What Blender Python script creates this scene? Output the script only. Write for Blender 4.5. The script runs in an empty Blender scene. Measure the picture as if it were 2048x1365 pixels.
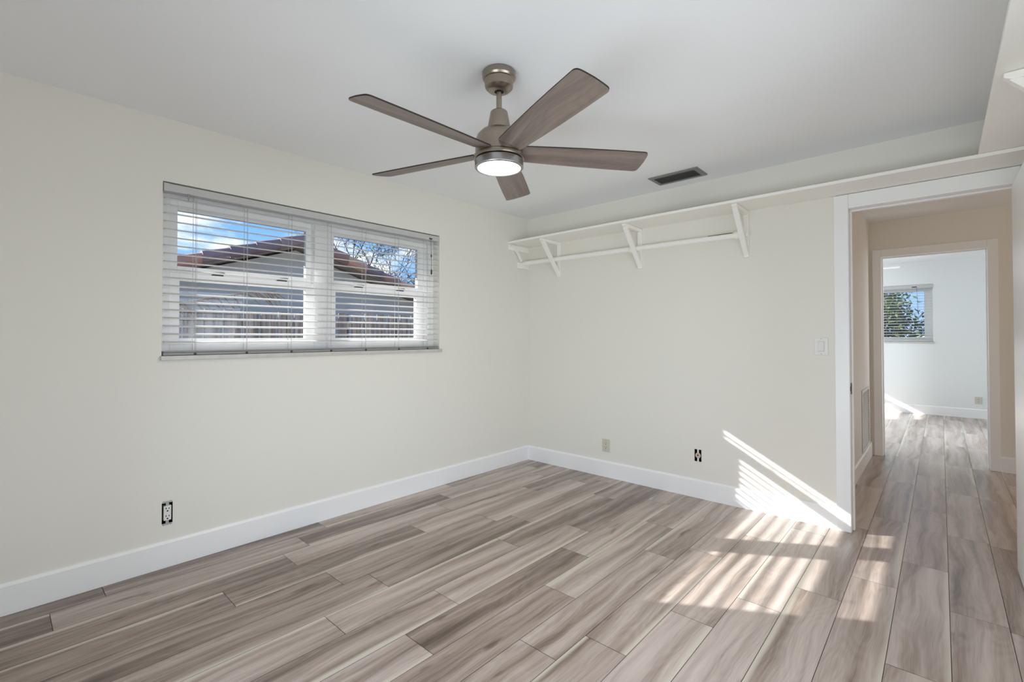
import bpy, bmesh, math, random
from mathutils import Vector, Matrix

S = bpy.context.scene
COL = S.collection
rad = math.radians

# ------------------------------------------------------------------ camera
cam_d = bpy.data.cameras.new('camera')
cam = bpy.data.objects.new('camera', cam_d); COL.objects.link(cam)
YAW, PITCH, ROLL = 0.7377032, 0.0135903, -0.0011018
fw = Vector((-math.sin(YAW) * math.cos(PITCH), math.cos(YAW) * math.cos(PITCH), math.sin(PITCH)))
r0 = Vector((math.cos(YAW), math.sin(YAW), 0)); u0 = r0.cross(fw)
rr = r0 * math.cos(ROLL) + u0 * math.sin(ROLL); uu = u0 * math.cos(ROLL) - r0 * math.sin(ROLL)
M = Matrix((rr, uu, -fw)).transposed().to_4x4()
M.translation = Vector((3.11787, -3.668608, 1.24478))
cam.matrix_world = M
cam_d.sensor_fit = 'HORIZONTAL'; cam_d.sensor_width = 36.0
cam_d.lens = 942.545 / 2048 * 36.0
cam_d.shift_x = -0.5655 / 2048; cam_d.shift_y = -21.5926 / 2048
cam_d.clip_start = 0.05; cam_d.clip_end = 300
S.camera = cam

# ------------------------------------------------------------------ view
S.view_settings.view_transform = 'Standard'
S.view_settings.look = 'None'
S.view_settings.gamma = 1.0
S.view_settings.use_curve_mapping = False
S.view_settings.exposure = 0.12
S.cycles.use_denoising = True
S.cycles.max_bounces = 10
S.cycles.diffuse_bounces = 7
S.cycles.transparent_max_bounces = 24
S.cycles.sample_clamp_indirect = 6.0
S.cycles.caustics_reflective = False
S.cycles.caustics_refractive = False

# ------------------------------------------------------------------ sky and sun
W = bpy.data.worlds.new('sky'); S.world = W; W.use_nodes = True
nt = W.node_tree; N = nt.nodes; N.clear()
def wn(t, **k):
    n = N.new(t)
    for a, b in k.items(): setattr(n, a, b)
    return n
geo = wn('ShaderNodeTexCoord')
sep = wn('ShaderNodeSeparateXYZ'); nt.links.new(geo.outputs['Generated'], sep.inputs[0])
ramp = wn('ShaderNodeValToRGB'); nt.links.new(sep.outputs['Z'], ramp.inputs[0])
ramp.color_ramp.elements[0].position = 0.0; ramp.color_ramp.elements[0].color = (0.42, 0.63, 0.95, 1)
ramp.color_ramp.elements[1].position = 0.30; ramp.color_ramp.elements[1].color = (0.13, 0.39, 0.95, 1)
e = ramp.color_ramp.elements.new(0.16); e.color = (0.27, 0.54, 0.98, 1)
noi = wn('ShaderNodeTexNoise'); noi.inputs['Scale'].default_value = 5.5; noi.inputs['Detail'].default_value = 7; noi.inputs['Roughness'].default_value = 0.6
mp = wn('ShaderNodeMapping'); mp.inputs['Scale'].default_value = (1, 1, 2.6); mp.inputs['Location'].default_value = (0.35, 0.1, 0.0)
nt.links.new(geo.outputs['Generated'], mp.inputs[0]); nt.links.new(mp.outputs[0], noi.inputs['Vector'])
cr = wn('ShaderNodeValToRGB'); nt.links.new(noi.outputs['Fac'], cr.inputs[0])
cr.color_ramp.elements[0].position = 0.50; cr.color_ramp.elements[1].position = 0.64
mx = wn('ShaderNodeMix', data_type='RGBA'); nt.links.new(cr.outputs[0], mx.inputs[0])
nt.links.new(ramp.outputs[0], mx.inputs[6]); mx.inputs[7].default_value = (1.0, 1.02, 1.06, 1)
bg = wn('ShaderNodeBackground'); bg.inputs['Strength'].default_value = 1.12
nt.links.new(mx.outputs[2], bg.inputs[0])
wo = wn('ShaderNodeOutputWorld'); nt.links.new(bg.outputs[0], wo.inputs[0])

SUN_DIR = Vector((1.0, 0.617, -0.567)).normalized()
sd = bpy.data.lights.new('sun', 'SUN'); sd.energy = 14.5; sd.angle = rad(0.48); sd.color = (1.0, 0.985, 0.965)
so = bpy.data.objects.new('sun', sd); COL.objects.link(so); so.location = (-12, -9, 9)
so.rotation_euler = SUN_DIR.to_track_quat('-Z', 'Y').to_euler()

def area(name, loc, direction, sx, sy, power, color=(1, 1, 1)):
    d = bpy.data.lights.new(name, 'AREA'); d.shape = 'RECTANGLE'; d.size = sx; d.size_y = sy
    d.energy = power; d.color = color
    o = bpy.data.objects.new(name, d); COL.objects.link(o); o.location = loc
    o.rotation_euler = Vector(direction).to_track_quat('-Z', 'Y').to_euler()
    return o
# area lamps added out of view to fill the rooms with light
area('fill_lamp_side', (3.74, -2.25, 1.15), (-1, 0.36, -0.36), 1.8, 1.5, 35, (0.88, 0.945, 1.0))  # unseen fill lamp behind a made-up side window
area('fill_lamp_near', (2.35, -4.66, 0.55), (-0.06, 1, 0.46), 1.8, 1.0, 42, (0.85, 0.93, 1.0))  # unseen low fill lamp added behind the made-up patio door
area('daylight_end_room', (-0.26, 4.5, 1.62), (1, 0, -0.05), 1.5, 0.85, 52, (0.85, 0.93, 1.0))
area('fill_lamp_end_room_right', (4.16, 4.4, 1.0), (-1, 0.15, 0.1), 1.8, 1.9, 90, (0.85, 0.93, 1.0))  # fill lamp added at a made-up opening to brighten the end room
area('fill_lamp_hall', (5.9, 1.33, 1.2), (-1, 0, 0.0), 1.8, 1.9, 10, (1.0, 0.80, 0.63))  # warm fill lamp added inside the closed hall end

# ------------------------------------------------------------------ material helpers
def lin(r, g, b):
    f = lambda c: (c / 255 / 12.92) if c / 255 <= 0.04045 else ((c / 255 + 0.055) / 1.055) ** 2.4
    return (f(r), f(g), f(b), 1)

def mat(name, color, rough=0.5, metal=0.0, spec=0.5, bump=0.0, bscale=200, var=0.0, vscale=3.0, aniso=0.0, transl=0.0):
    m = bpy.data.materials.new(name); m.use_nodes = True
    t = m.node_tree; b = t.nodes['Principled BSDF']
    b.inputs['Base Color'].default_value = color
    b.inputs['Roughness'].default_value = rough
    b.inputs['Metallic'].default_value = metal
    b.inputs['Specular IOR Level'].default_value = spec
    if aniso: b.inputs['Anisotropic'].default_value = aniso
    tc = t.nodes.new('ShaderNodeTexCoord')
    if var:
        n = t.nodes.new('ShaderNodeTexNoise'); n.inputs['Scale'].default_value = vscale; n.inputs['Detail'].default_value = 4
        t.links.new(tc.outputs['Object'], n.inputs['Vector'])
        mr = t.nodes.new('ShaderNodeMapRange'); mr.inputs[3].default_value = 1 - var; mr.inputs[4].default_value = 1 + var
        t.links.new(n.outputs['Fac'], mr.inputs[0])
        mm = t.nodes.new('ShaderNodeMix'); mm.data_type = 'RGBA'; mm.blend_type = 'MULTIPLY'; mm.inputs[0].default_value = 1
        mm.inputs[6].default_value = color
        t.links.new(mr.outputs[0], mm.inputs[7]); t.links.new(mm.outputs[2], b.inputs['Base Color'])
    if bump:
        n = t.nodes.new('ShaderNodeTexNoise'); n.inputs['Scale'].default_value = bscale; n.inputs['Detail'].default_value = 3
        t.links.new(tc.outputs['Object'], n.inputs['Vector'])
        bp = t.nodes.new('ShaderNodeBump'); bp.inputs['Strength'].default_value = bump; bp.inputs['Distance'].default_value = 0.002
        t.links.new(n.outputs['Fac'], bp.inputs['Height']); t.links.new(bp.outputs[0], b.inputs['Normal'])
    if transl:
        tr = t.nodes.new('ShaderNodeBsdfTranslucent'); tr.inputs[0].default_value = color
        ms = t.nodes.new('ShaderNodeMixShader'); ms.inputs[0].default_value = transl
        out = t.nodes['Material Output']
        t.links.new(b.outputs[0], ms.inputs[1]); t.links.new(tr.outputs[0], ms.inputs[2]); t.links.new(ms.outputs[0], out.inputs[0])
    return m

PAINT = mat('cream_wall_paint', lin(233, 230, 222), 0.55, bump=0.10, bscale=260, spec=0.3)
ENDP = mat('cool_lit_end_room_paint', lin(234, 236, 235), 0.55, bump=0.10, bscale=260, spec=0.3)  # wall colour whitened to carry the end room's cooler light
CEIL = mat('ceiling_paint', lin(241, 242, 244), 0.85, bump=0.10, bscale=180, spec=0.15)
TRIM = mat('white_trim_paint', lin(244, 244, 244), 0.32, bump=0.03, bscale=120)
SHELF = mat('old_white_shelf_paint', lin(247, 245, 240), 0.38, bump=0.15, bscale=60)
DOORW = mat('white_door_paint', lin(250, 250, 251), 0.3)
VINYL = mat('white_window_vinyl', lin(248, 248, 249), 0.35)
SLAT = mat('white_blind_plastic', lin(240, 239, 237), 0.4, transl=0.16)
RAIL = mat('blind_headrail_plastic', lin(196, 196, 194), 0.4)
BRAIL = mat('blind_bottom_rail_plastic', lin(150, 148, 146), 0.4)
RAILEDGE = mat('grey_fitting_plastic', lin(150, 150, 148), 0.5)  # plain mid-grey plastic for tilt stem, rocker frame and screws
CORD = mat('white_cord', lin(190, 190, 188), 0.8)
CORDK = mat('dark_cord', lin(60, 60, 62), 0.8)
MARBLE = mat('grey_marble_sill', lin(198, 195, 190), 0.3, var=0.16, vscale=18)
OUTLETP = mat('cream_outlet_plastic', lin(206, 202, 190), 0.4)
BLACK = mat('black_box_plastic', lin(14, 14, 14), 0.6)
DARK = mat('dark_lock_metal', lin(58, 57, 55), 0.5, metal=0.3)
DEVICE = mat('white_device_plastic', lin(232, 230, 226), 0.35)
STEEL = mat('galvanised_steel', lin(170, 172, 168), 0.4, metal=0.8)
BRASS = mat('pinkish_copper_connector', lin(214, 190, 174), 0.45, metal=0.2)
NICKEL = mat('brushed_nickel', lin(158, 148, 136), 0.30, metal=1.0, bump=0.05, bscale=500)
NICKELR = mat('brushed_nickel_ring', lin(176, 174, 174), 0.36, metal=1.0)
VENTG = mat('dark_grey_vent_metal', lin(138, 138, 135), 0.5, metal=0.4)
VENTK = mat('black_vent_duct', lin(8, 8, 8), 0.8)
VENTB = mat('vent_blade_metal', lin(72, 72, 71), 0.4, metal=0.5)
GRILLE = mat('white_grille_metal', lin(222, 222, 220), 0.4)
STUCCO = mat('neighbour_stucco', lin(178, 176, 172), 0.9, bump=0.4, bscale=60, var=0.05)
SOFFIT = mat('soffit_paint', lin(172, 156, 142), 0.8)
GROUND = mat('sandy_grass', lin(84, 84, 60), 0.95, var=0.3, vscale=2)
BARK = mat('dark_bark', lin(62, 54, 50), 0.9)
LEAF = mat('green_leaf', lin(104, 134, 60), 0.6, transl=0.3)
LEAF2 = mat('dark_green_leaf', lin(92, 104, 64), 0.55, transl=0.3)
DRY = mat('dry_palm', lin(116, 102, 88), 0.8, var=0.3, vscale=20)
FANW = mat('white_fan_blade', lin(240, 240, 240), 0.4)

def fence_mat():
    m = mat('weathered_fence_wood', lin(150, 146, 146), 0.9)
    t = m.node_tree; b = t.nodes['Principled BSDF']
    tc = t.nodes.new('ShaderNodeTexCoord'); mp = t.nodes.new('ShaderNodeMapping'); mp.inputs['Scale'].default_value = (30, 30, 1.5)
    n = t.nodes.new('ShaderNodeTexNoise'); n.inputs['Scale'].default_value = 1.0; n.inputs['Detail'].default_value = 5
    r = t.nodes.new('ShaderNodeValToRGB')
    r.color_ramp.elements[0].position = .3; r.color_ramp.elements[0].color = lin(74, 69, 70)
    r.color_ramp.elements[1].position = .7; r.color_ramp.elements[1].color = lin(146, 142, 143)
    t.links.new(tc.outputs['Object'], mp.inputs[0]); t.links.new(mp.outputs[0], n.inputs['Vector'])
    t.links.new(n.outputs['Fac'], r.inputs[0]); t.links.new(r.outputs[0], b.inputs['Base Color'])
    return m
FENCE = fence_mat()

def tile_mat():
    m = mat('terracotta_barrel_tile', lin(170, 110, 90), 0.8)
    t = m.node_tree; b = t.nodes['Principled BSDF']
    at = t.nodes.new('ShaderNodeVertexColor'); at.layer_name = 'tone'
    tc = t.nodes.new('ShaderNodeTexCoord')
    n = t.nodes.new('ShaderNodeTexNoise'); n.inputs['Scale'].default_value = 6; n.inputs['Detail'].default_value = 5
    t.links.new(tc.outputs['Object'], n.inputs['Vector'])
    mr = t.nodes.new('ShaderNodeMapRange'); mr.inputs[3].default_value = .75; mr.inputs[4].default_value = 1.2
    t.links.new(n.outputs['Fac'], mr.inputs[0])
    mm = t.nodes.new('ShaderNodeMix'); mm.data_type = 'RGBA'; mm.blend_type = 'MULTIPLY'; mm.inputs[0].default_value = 1
    t.links.new(at.outputs[0], mm.inputs[6]); t.links.new(mr.outputs[0], mm.inputs[7]); t.links.new(mm.outputs[2], b.inputs['Base Color'])
    return m
TILE = tile_mat()

def glass_mat():
    m = bpy.data.materials.new('window_glass'); m.use_nodes = True
    t = m.node_tree; t.nodes.clear()
    tr = t.nodes.new('ShaderNodeBsdfTransparent'); tr.inputs[0].default_value = (0.97, 0.985, 0.985, 1)
    gl = t.nodes.new('ShaderNodeBsdfGlossy'); gl.inputs['Roughness'].default_value = 0.02
    fr = t.nodes.new('ShaderNodeFresnel'); fr.inputs[0].default_value = 1.35
    ms = t.nodes.new('ShaderNodeMixShader'); out = t.nodes.new('ShaderNodeOutputMaterial')
    t.links.new(fr.outputs[0], ms.inputs[0]); t.links.new(tr.outputs[0], ms.inputs[1]); t.links.new(gl.outputs[0], ms.inputs[2]); t.links.new(ms.outputs[0], out.inputs[0])
    return m
GLASS = glass_mat()

def emit_mat(name, color, strength):
    m = bpy.data.materials.new(name); m.use_nodes = True
    b = m.node_tree.nodes['Principled BSDF']
    b.inputs['Base Color'].default_value = color
    b.inputs['Emission Color'].default_value = color; b.inputs['Emission Strength'].default_value = strength
    return m
LENS = emit_mat('lit_frosted_lens', (1, 0.985, 0.96, 1), 6.0)

def wood_mat(name, kind):
    """plank flooring (kind 0) and fan blade veneer (kind 1); UV: u across 0..1, v along in metres; 'tone' colour attribute: R tone, G seed, B sapwood"""
    m = bpy.data.materials.new(name); m.use_nodes = True
    t = m.node_tree; b = t.nodes['Principled BSDF']; L = t.links.new
    uv = t.nodes.new('ShaderNodeUVMap'); uv.uv_map = 'UVMap'
    at = t.nodes.new('ShaderNodeVertexColor'); at.layer_name = 'tone'
    sr = t.nodes.new('ShaderNodeSeparateColor'); L(at.outputs[0], sr.inputs[0])
    su = t.nodes.new('ShaderNodeSeparateXYZ'); L(uv.outputs[0], su.inputs[0])
    def math_(op, a, bb=None, c=None):
        n = t.nodes.new('ShaderNodeMath'); n.operation = op
        for i, x in enumerate((a, bb, c)):
            if x is None: continue
            if isinstance(x, (int, float)): n.inputs[i].default_value = x
            else: L(x, n.inputs[i])
        return n.outputs[0]
    width = 0.187 if kind == 0 else 0.14
    um = math_('MULTIPLY', su.outputs[0], width)
    seed = math_('MULTIPLY', sr.outputs[1], 53.0)
    def vec(x, y, z):
        c = t.nodes.new('ShaderNodeCombineXYZ')
        for i, q in enumerate((x, y, z)):
            if isinstance(q, (int, float)): c.inputs[i].default_value = q
            else: L(q, c.inputs[i])
        return c.outputs[0]
    def noise(v, sc, det, ro=0.5, dist=0.0):
        n = t.nodes.new('ShaderNodeTexNoise'); n.inputs['Scale'].default_value = sc; n.inputs['Detail'].default_value = det
        n.inputs['Roughness'].default_value = ro; n.inputs['Distortion'].default_value = dist
        L(v, n.inputs['Vector']); return n.outputs['Fac']
    v = su.outputs[1]
    # slow warp of the grain
    warp = noise(vec(math_('MULTIPLY', um, 4.0), math_('MULTIPLY', v, 1.6), seed), 1.0, 2)
    uw = math_('ADD', um, math_('MULTIPLY', math_('SUBTRACT', warp, 0.5), 0.10))
    broad = noise(vec(math_('MULTIPLY', uw, 15.0), math_('MULTIPLY', v, 0.7), seed), 1.0, 3, 0.55)
    grain = noise(vec(math_('MULTIPLY', uw, 190.0), math_('MULTIPLY', v, 3.2), seed), 1.0, 4, 0.6)
    fine = noise(vec(math_('MULTIPLY', uw, 620.0), math_('MULTIPLY', v, 9.0), seed), 1.0, 3, 0.6)
    ringd = noise(vec(math_('MULTIPLY', um, 9.0), math_('MULTIPLY', v, 1.5), math_('ADD', seed, 7.0)), 1.0, 1, 0.4)
    ring = math_('ABSOLUTE', math_('SUBTRACT', math_('FRACT', math_('MULTIPLY', ringd, 15.0)), 0.5))
    knot = noise(vec(math_('MULTIPLY', um, 16.0), math_('MULTIPLY', v, 3.6), math_('ADD', seed, 3.0)), 1.0, 2, 0.5)
    kd = t.nodes.new('ShaderNodeMapRange'); L(knot, kd.inputs[0]); kd.inputs[1].default_value = 0.68; kd.inputs[2].default_value = 0.80; kd.inputs[3].default_value = 0; kd.inputs[4].default_value = 0.22
    val = math_('ADD', math_('MULTIPLY', sr.outputs[0], 0.46), math_('MULTIPLY', math_('SUBTRACT', broad, 0.22), 1.12))
    val = math_('ADD', val, math_('MULTIPLY', math_('SUBTRACT', grain, 0.5), 0.26))
    val = math_('ADD', val, math_('MULTIPLY', math_('SUBTRACT', fine, 0.5), 0.16))
    val = math_('ADD', val, math_('MULTIPLY', math_('SUBTRACT', ring, 0.25), 0.09))
    val = math_('SUBTRACT', val, kd.outputs[0])
    cr = t.nodes.new('ShaderNodeValToRGB'); L(val, cr.inputs[0])
    el = cr.color_ramp.elements
    if kind == 0:
        stops = [(0.20, lin(82, 67, 59)), (0.38, lin(121, 104, 93)), (0.55, lin(160, 143, 132)), (0.72, lin(187, 171, 162)), (0.92, lin(206, 192, 183))]
    else:
        stops = [(0.18, lin(84, 73, 67)), (0.40, lin(112, 99, 92)), (0.60, lin(138, 125, 116)), (0.80, lin(158, 146, 137)), (0.95, lin(170, 159, 150))]
    el[0].position, el[0].color = stops[0]; el[1].position, el[1].color = stops[-1]
    for p_, c_ in stops[1:-1]:
        e_ = el.new(p_); e_.color = c_
    col = cr.outputs[0]
    if kind == 0:
        # pale sapwood streak running along one edge of some boards
        wob = noise(vec(0.0, math_('MULTIPLY', v, 1.3), math_('ADD', seed, 11.0)), 1.0, 2)
        edge = math_('ADD', su.outputs[0], math_('MULTIPLY', math_('SUBTRACT', wob, 0.5), 0.34))
        sp = t.nodes.new('ShaderNodeMapRange'); L(edge, sp.inputs[0]); sp.inputs[1].default_value = 0.86; sp.inputs[2].default_value = 0.97; sp.inputs[3].default_value = 0; sp.inputs[4].default_value = 0.85
        sp2 = t.nodes.new('ShaderNodeMapRange'); L(edge, sp2.inputs[0]); sp2.inputs[1].default_value = 0.14; sp2.inputs[2].default_value = 0.06; sp2.inputs[3].default_value = 0; sp2.inputs[4].default_value = 0.8
        hi = math_('GREATER_THAN', sr.outputs[2], 0.66); lo = math_('LESS_THAN', sr.outputs[2], 0.24)
        f = math_('ADD', math_('MULTIPLY', sp.outputs[0], hi), math_('MULTIPLY', sp2.outputs[0], lo))
        mx = t.nodes.new('ShaderNodeMix'); mx.data_type = 'RGBA'; L(f, mx.inputs[0]); L(col, mx.inputs[6]); mx.inputs[7].default_value = lin(212, 202, 187)
        col = mx.outputs[2]
    L(col, b.inputs['Base Color'])
    b.inputs['Roughness'].default_value = 0.27 if kind == 0 else 0.5
    b.inputs['Specular IOR Level'].default_value = 0.6
    bp = t.nodes.new('ShaderNodeBump'); bp.inputs['Strength'].default_value = 0.30; bp.inputs['Distance'].default_value = 0.001
    L(grain, bp.inputs['Height']); L(bp.outputs[0], b.inputs['Normal'])
    return m
PLANK = wood_mat('grey_oak_vinyl_plank', 0)
GAP = mat('plank_joint', lin(58, 46, 40), 0.8)
BLADE = wood_mat('weathered_wood_blade', 1)
BLADEK = mat('dark_blade_edge', lin(40, 33, 30), 0.6)

# ------------------------------------------------------------------ geometry helpers
class MB:
    def __init__(self): self.bm = bmesh.new(); self.mi = 0
    def _f(self, vs):
        try:
            f = self.bm.faces.new(vs); f.material_index = self.mi; return f
        except ValueError: return None
    def box(self, x0, x1, y0, y1, z0, z1):
        if x0 > x1: x0, x1 = x1, x0
        if y0 > y1: y0, y1 = y1, y0
        if z0 > z1: z0, z1 = z1, z0
        v = [self.bm.verts.new(p) for p in ((x0, y0, z0), (x1, y0, z0), (x1, y1, z0), (x0, y1, z0), (x0, y0, z1), (x1, y0, z1), (x1, y1, z1), (x0, y1, z1))]
        for q in ((0, 3, 2, 1), (4, 5, 6, 7), (0, 1, 5, 4), (1, 2, 6, 5), (2, 3, 7, 6), (3, 0, 4, 7)): self._f([v[i] for i in q])
        return self
    def prism(self, pts, axis, a0, a1):
        """extrude a 2-D outline along an axis; outline coords are the two other axes in x,y,z order"""
        def P(p, a):
            return {'x': (a, p[0], p[1]), 'y': (p[0], a, p[1]), 'z': (p[0], p[1], a)}[axis]
        A = [self.bm.verts.new(P(p, a0)) for p in pts]; B = [self.bm.verts.new(P(p, a1)) for p in pts]
        n = len(pts)
        self._f(A[::-1]); self._f(B)
        for i in range(n): self._f([A[i], A[(i + 1) % n], B[(i + 1) % n], B[i]])
        return self
    def lathe(self, prof, cx, cy, seg=48, cap=True):
        rings = []
        for r, z in prof:
            rings.append([self.bm.verts.new((cx + r * math.cos(2 * math.pi * i / seg), cy + r * math.sin(2 * math.pi * i / seg), z)) for i in range(seg)])
        for a, b in zip(rings, rings[1:]):
            for i in range(seg): self._f([a[i], b[i], b[(i + 1) % seg], a[(i + 1) % seg]])
        if cap:
            self._f(rings[0]); self._f(rings[-1][::-1])
        return self
    def tube(self, pts, rads, seg=10):
        pts = [Vector(p) for p in pts]
        if not isinstance(rads, (list, tuple)): rads = [rads] * len(pts)
        rings = []; prev = None
        for i, p in enumerate(pts):
            d = (pts[min(i + 1, len(pts) - 1)] - pts[max(i - 1, 0)]).normalized()
            if prev is None:
                a = Vector((0, 0, 1)) if abs(d.z) < 0.9 else Vector((1, 0, 0))
                n = d.cross(a).normalized()
            else: n = (prev - d * prev.dot(d)).normalized()
            prev = n; bb = d.cross(n)
            rings.append([self.bm.verts.new(p + (n * math.cos(2 * math.pi * k / seg) + bb * math.sin(2 * math.pi * k / seg)) * rads[i]) for k in range(seg)])
        for a, b in zip(rings, rings[1:]):
            for i in range(seg): self._f([a[i], a[(i + 1) % seg], b[(i + 1) % seg], b[i]])
        self._f(rings[0][::-1]); self._f(rings[-1])
        return self
    def disc(self, c, n, r, t, seg=24):
        c = Vector(c); n = Vector(n).normalized()
        return self.tube([c, c + n * t], r, seg)
    def quad(self, *p): self._f([self.bm.verts.new(q) for q in p]); return self

def root_loc(p):
    while p.parent: p = p.parent
    return Vector(p.location)

def obj(name, mb, m, parent=None, smooth=None, bevel=0.0, bseg=2, label=None):
    me = bpy.data.meshes.new(name)
    bm = mb.bm
    bmesh.ops.recalc_face_normals(bm, faces=bm.faces[:])
    if parent is not None:
        bmesh.ops.translate(bm, verts=bm.verts[:], vec=-root_loc(parent))
    bm.to_mesh(me); bm.free()
    for q in (m if isinstance(m, (list, tuple)) else [m]): me.materials.append(q)
    if smooth:
        for f in me.polygons: f.use_smooth = True
        me.set_sharp_from_angle(angle=rad(smooth))
    o = bpy.data.objects.new(name, me); COL.objects.link(o)
    if parent is not None: o.parent = parent
    if bevel:
        b = o.modifiers.new('bevel', 'BEVEL'); b.width = bevel; b.segments = bseg; b.limit_method = 'ANGLE'; b.angle_limit = rad(40)
    if label: o['label'] = label
    return o

def thing(name, label, cat, loc, group=None):
    o = bpy.data.objects.new(name, None); COL.objects.link(o); o.location = loc; o.empty_display_size = 0.1
    o['label'] = label; o['category'] = cat
    if group: o['group'] = group
    return o

def tag(o, label, cat, group=None, kind=None):
    o['label'] = label; o['category'] = cat
    if group: o['group'] = group
    if kind: o['kind'] = kind
    return o

def struct(name, mb, m, label, cat, **k):
    o = obj(name, mb, m, None, **k); o['kind'] = 'structure'; o['label'] = label; o['category'] = cat
    return o

def sroot(name, label, cat, loc):
    o = thing(name, label, cat, loc); o['kind'] = 'structure'; return o

def wall(mb, axis, t0, t1, a0, a1, z0, z1, holes=()):
    """wall slab between t0,t1 on axis, spanning a0..a1 and z0..z1 with rectangular holes (a,b,za,zb)"""
    A = sorted({a0, a1, *[h[0] for h in holes], *[h[1] for h in holes]}); Z = sorted({z0, z1, *[h[2] for h in holes], *[h[3] for h in holes]})
    bm = mb.bm; cache = {}
    def V(t, a, z):
        k = (t, a, z)
        if k not in cache: cache[k] = bm.verts.new((t, a, z) if axis == 'x' else (a, t, z))
        return cache[k]
    def solid(i, j):
        if i < 0 or j < 0 or i >= len(A) - 1 or j >= len(Z) - 1: return False
        ca, cz = (A[i] + A[i + 1]) / 2, (Z[j] + Z[j + 1]) / 2
        return not any(h[0] < ca < h[1] and h[2] < cz < h[3] for h in holes)
    for i in range(len(A) - 1):
        for j in range(len(Z) - 1):
            if not solid(i, j): continue
            b0, b1, c0, c1 = A[i], A[i + 1], Z[j], Z[j + 1]
            mb._f([V(t0, b0, c0), V(t0, b1, c0), V(t0, b1, c1), V(t0, b0, c1)])
            mb._f([V(t1, b0, c0), V(t1, b0, c1), V(t1, b1, c1), V(t1, b1, c0)])
            if not solid(i - 1, j): mb._f([V(t0, b0, c0), V(t0, b0, c1), V(t1, b0, c1), V(t1, b0, c0)])
            if not solid(i + 1, j): mb._f([V(t0, b1, c0), V(t1, b1, c0), V(t1, b1, c1), V(t0, b1, c1)])
            if not solid(i, j - 1): mb._f([V(t0, b0, c0), V(t1, b0, c0), V(t1, b1, c0), V(t0, b1, c0)])
            if not solid(i, j + 1): mb._f([V(t0, b0, c1), V(t0, b1, c1), V(t1, b1, c1), V(t1, b0, c1)])
    return mb

H = 2.44
# ------------------------------------------------------------------ floor: one plank field through all rooms
def build_floor():
    rng = random.Random(11)
    bm = bmesh.new(); uvl = bm.loops.layers.uv.new('UVMap'); cl = bm.loops.layers.float_color.new('tone')
    Wd, Lp, g = 0.1873, 1.098, 0.0011
    known = {-1: -3.295, 0: -2.39, 1: -2.546, 2: -1.808, 3: -2.476, 4: -2.336, 5: -2.667, 6: -2.204, 7: -2.5, 8: -1.802, 9: -1.106, 10: -2.002,
             11: -1.59, 12: -1.274, 13: -0.982, 14: -0.664, 15: -0.279, 16: -0.75}
    # tones of the boards one can recognise: (row, seam index from the known seam) -> tone 0 dark .. 1 pale
    tone = {(-1, 0): .35, (-1, -1): .4, (0, 0): .25, (0, -1): .6, (0, -2): .25, (1, 0): .6, (1, -1): .25, (1, -2): .3, (2, 0): .75, (2, -1): .3, (2, -2): .2, (3, 0): .5, (3, -1): .2,
            (4, 0): .35, (4, -1): .62, (4, 1): .7, (5, 0): .62, (5, -1): .7, (5, 1): .4, (6, 0): .72, (6, -1): .5, (6, 1): .3, (7, 0): .2, (7, -1): .7, (7, 1): .6, (8, 0): .38, (8, -1): .25, (8, 1): .35,
            (9, 0): .5, (9, -1): .66, (9, -2): .4, (10, 0): .45, (10, -1): .3, (11, 0): .6, (11, -1): .62, (12, 0): .6, (12, -1): .5, (13, 0): .6, (13, -1): .5, (14, 0): .45, (14, -1): .5, (15, 0): .5, (15, -1): .6}
    x_lo, x_hi, y_lo, y_hi = -0.2, 6.1, -4.7, 6.4
    k = -2
    while 0.139 + Wd * k < x_hi:
        xa = max(0.139 + Wd * k, x_lo); xb = min(0.139 + Wd * (k + 1), x_hi)
        y0 = known.get(k, rng.uniform(-1, 0))
        n0 = math.floor((y_lo - y0) / Lp); n1 = math.ceil((y_hi - y0) / Lp)
        for j in range(n0, n1):
            ya = max(y0 + j * Lp, y_lo); yb = min(y0 + (j + 1) * Lp, y_hi)
            tn = tone.get((k, j), rng.uniform(.3, .75))
            if k >= 8: tn = (.52 if k < 11 else .58) + .36 * tn      # doorway-side boards lightened: the stronger light there is put into their tone
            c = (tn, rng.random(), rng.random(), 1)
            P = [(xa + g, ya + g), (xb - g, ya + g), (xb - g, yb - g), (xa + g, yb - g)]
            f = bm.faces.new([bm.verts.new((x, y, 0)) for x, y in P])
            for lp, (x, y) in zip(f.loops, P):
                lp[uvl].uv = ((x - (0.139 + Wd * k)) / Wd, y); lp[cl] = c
        k += 1
    f = bm.faces.new([bm.verts.new(p) for p in ((x_lo, y_lo, -.0025), (x_hi, y_lo, -.0025), (x_hi, y_hi, -.0025), (x_lo, y_hi, -.0025))]); f.material_index = 1
    # slab below
    vs = [bm.verts.new(p) for p in ((x_lo, y_lo, -.12), (x_lo, y_hi, -.12), (x_hi, y_hi, -.12), (x_hi, y_lo, -.12))]
    f = bm.faces.new(vs); f.material_index = 1
    me = bpy.data.meshes.new('floor'); bm.to_mesh(me); bm.free(); me.materials.append(PLANK); me.materials.append(GAP)
    o = bpy.data.objects.new('floor', me); COL.objects.link(o)
    tag(o, 'grey-brown wood plank floor running through both rooms', 'floor', kind='structure')
build_floor()

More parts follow.
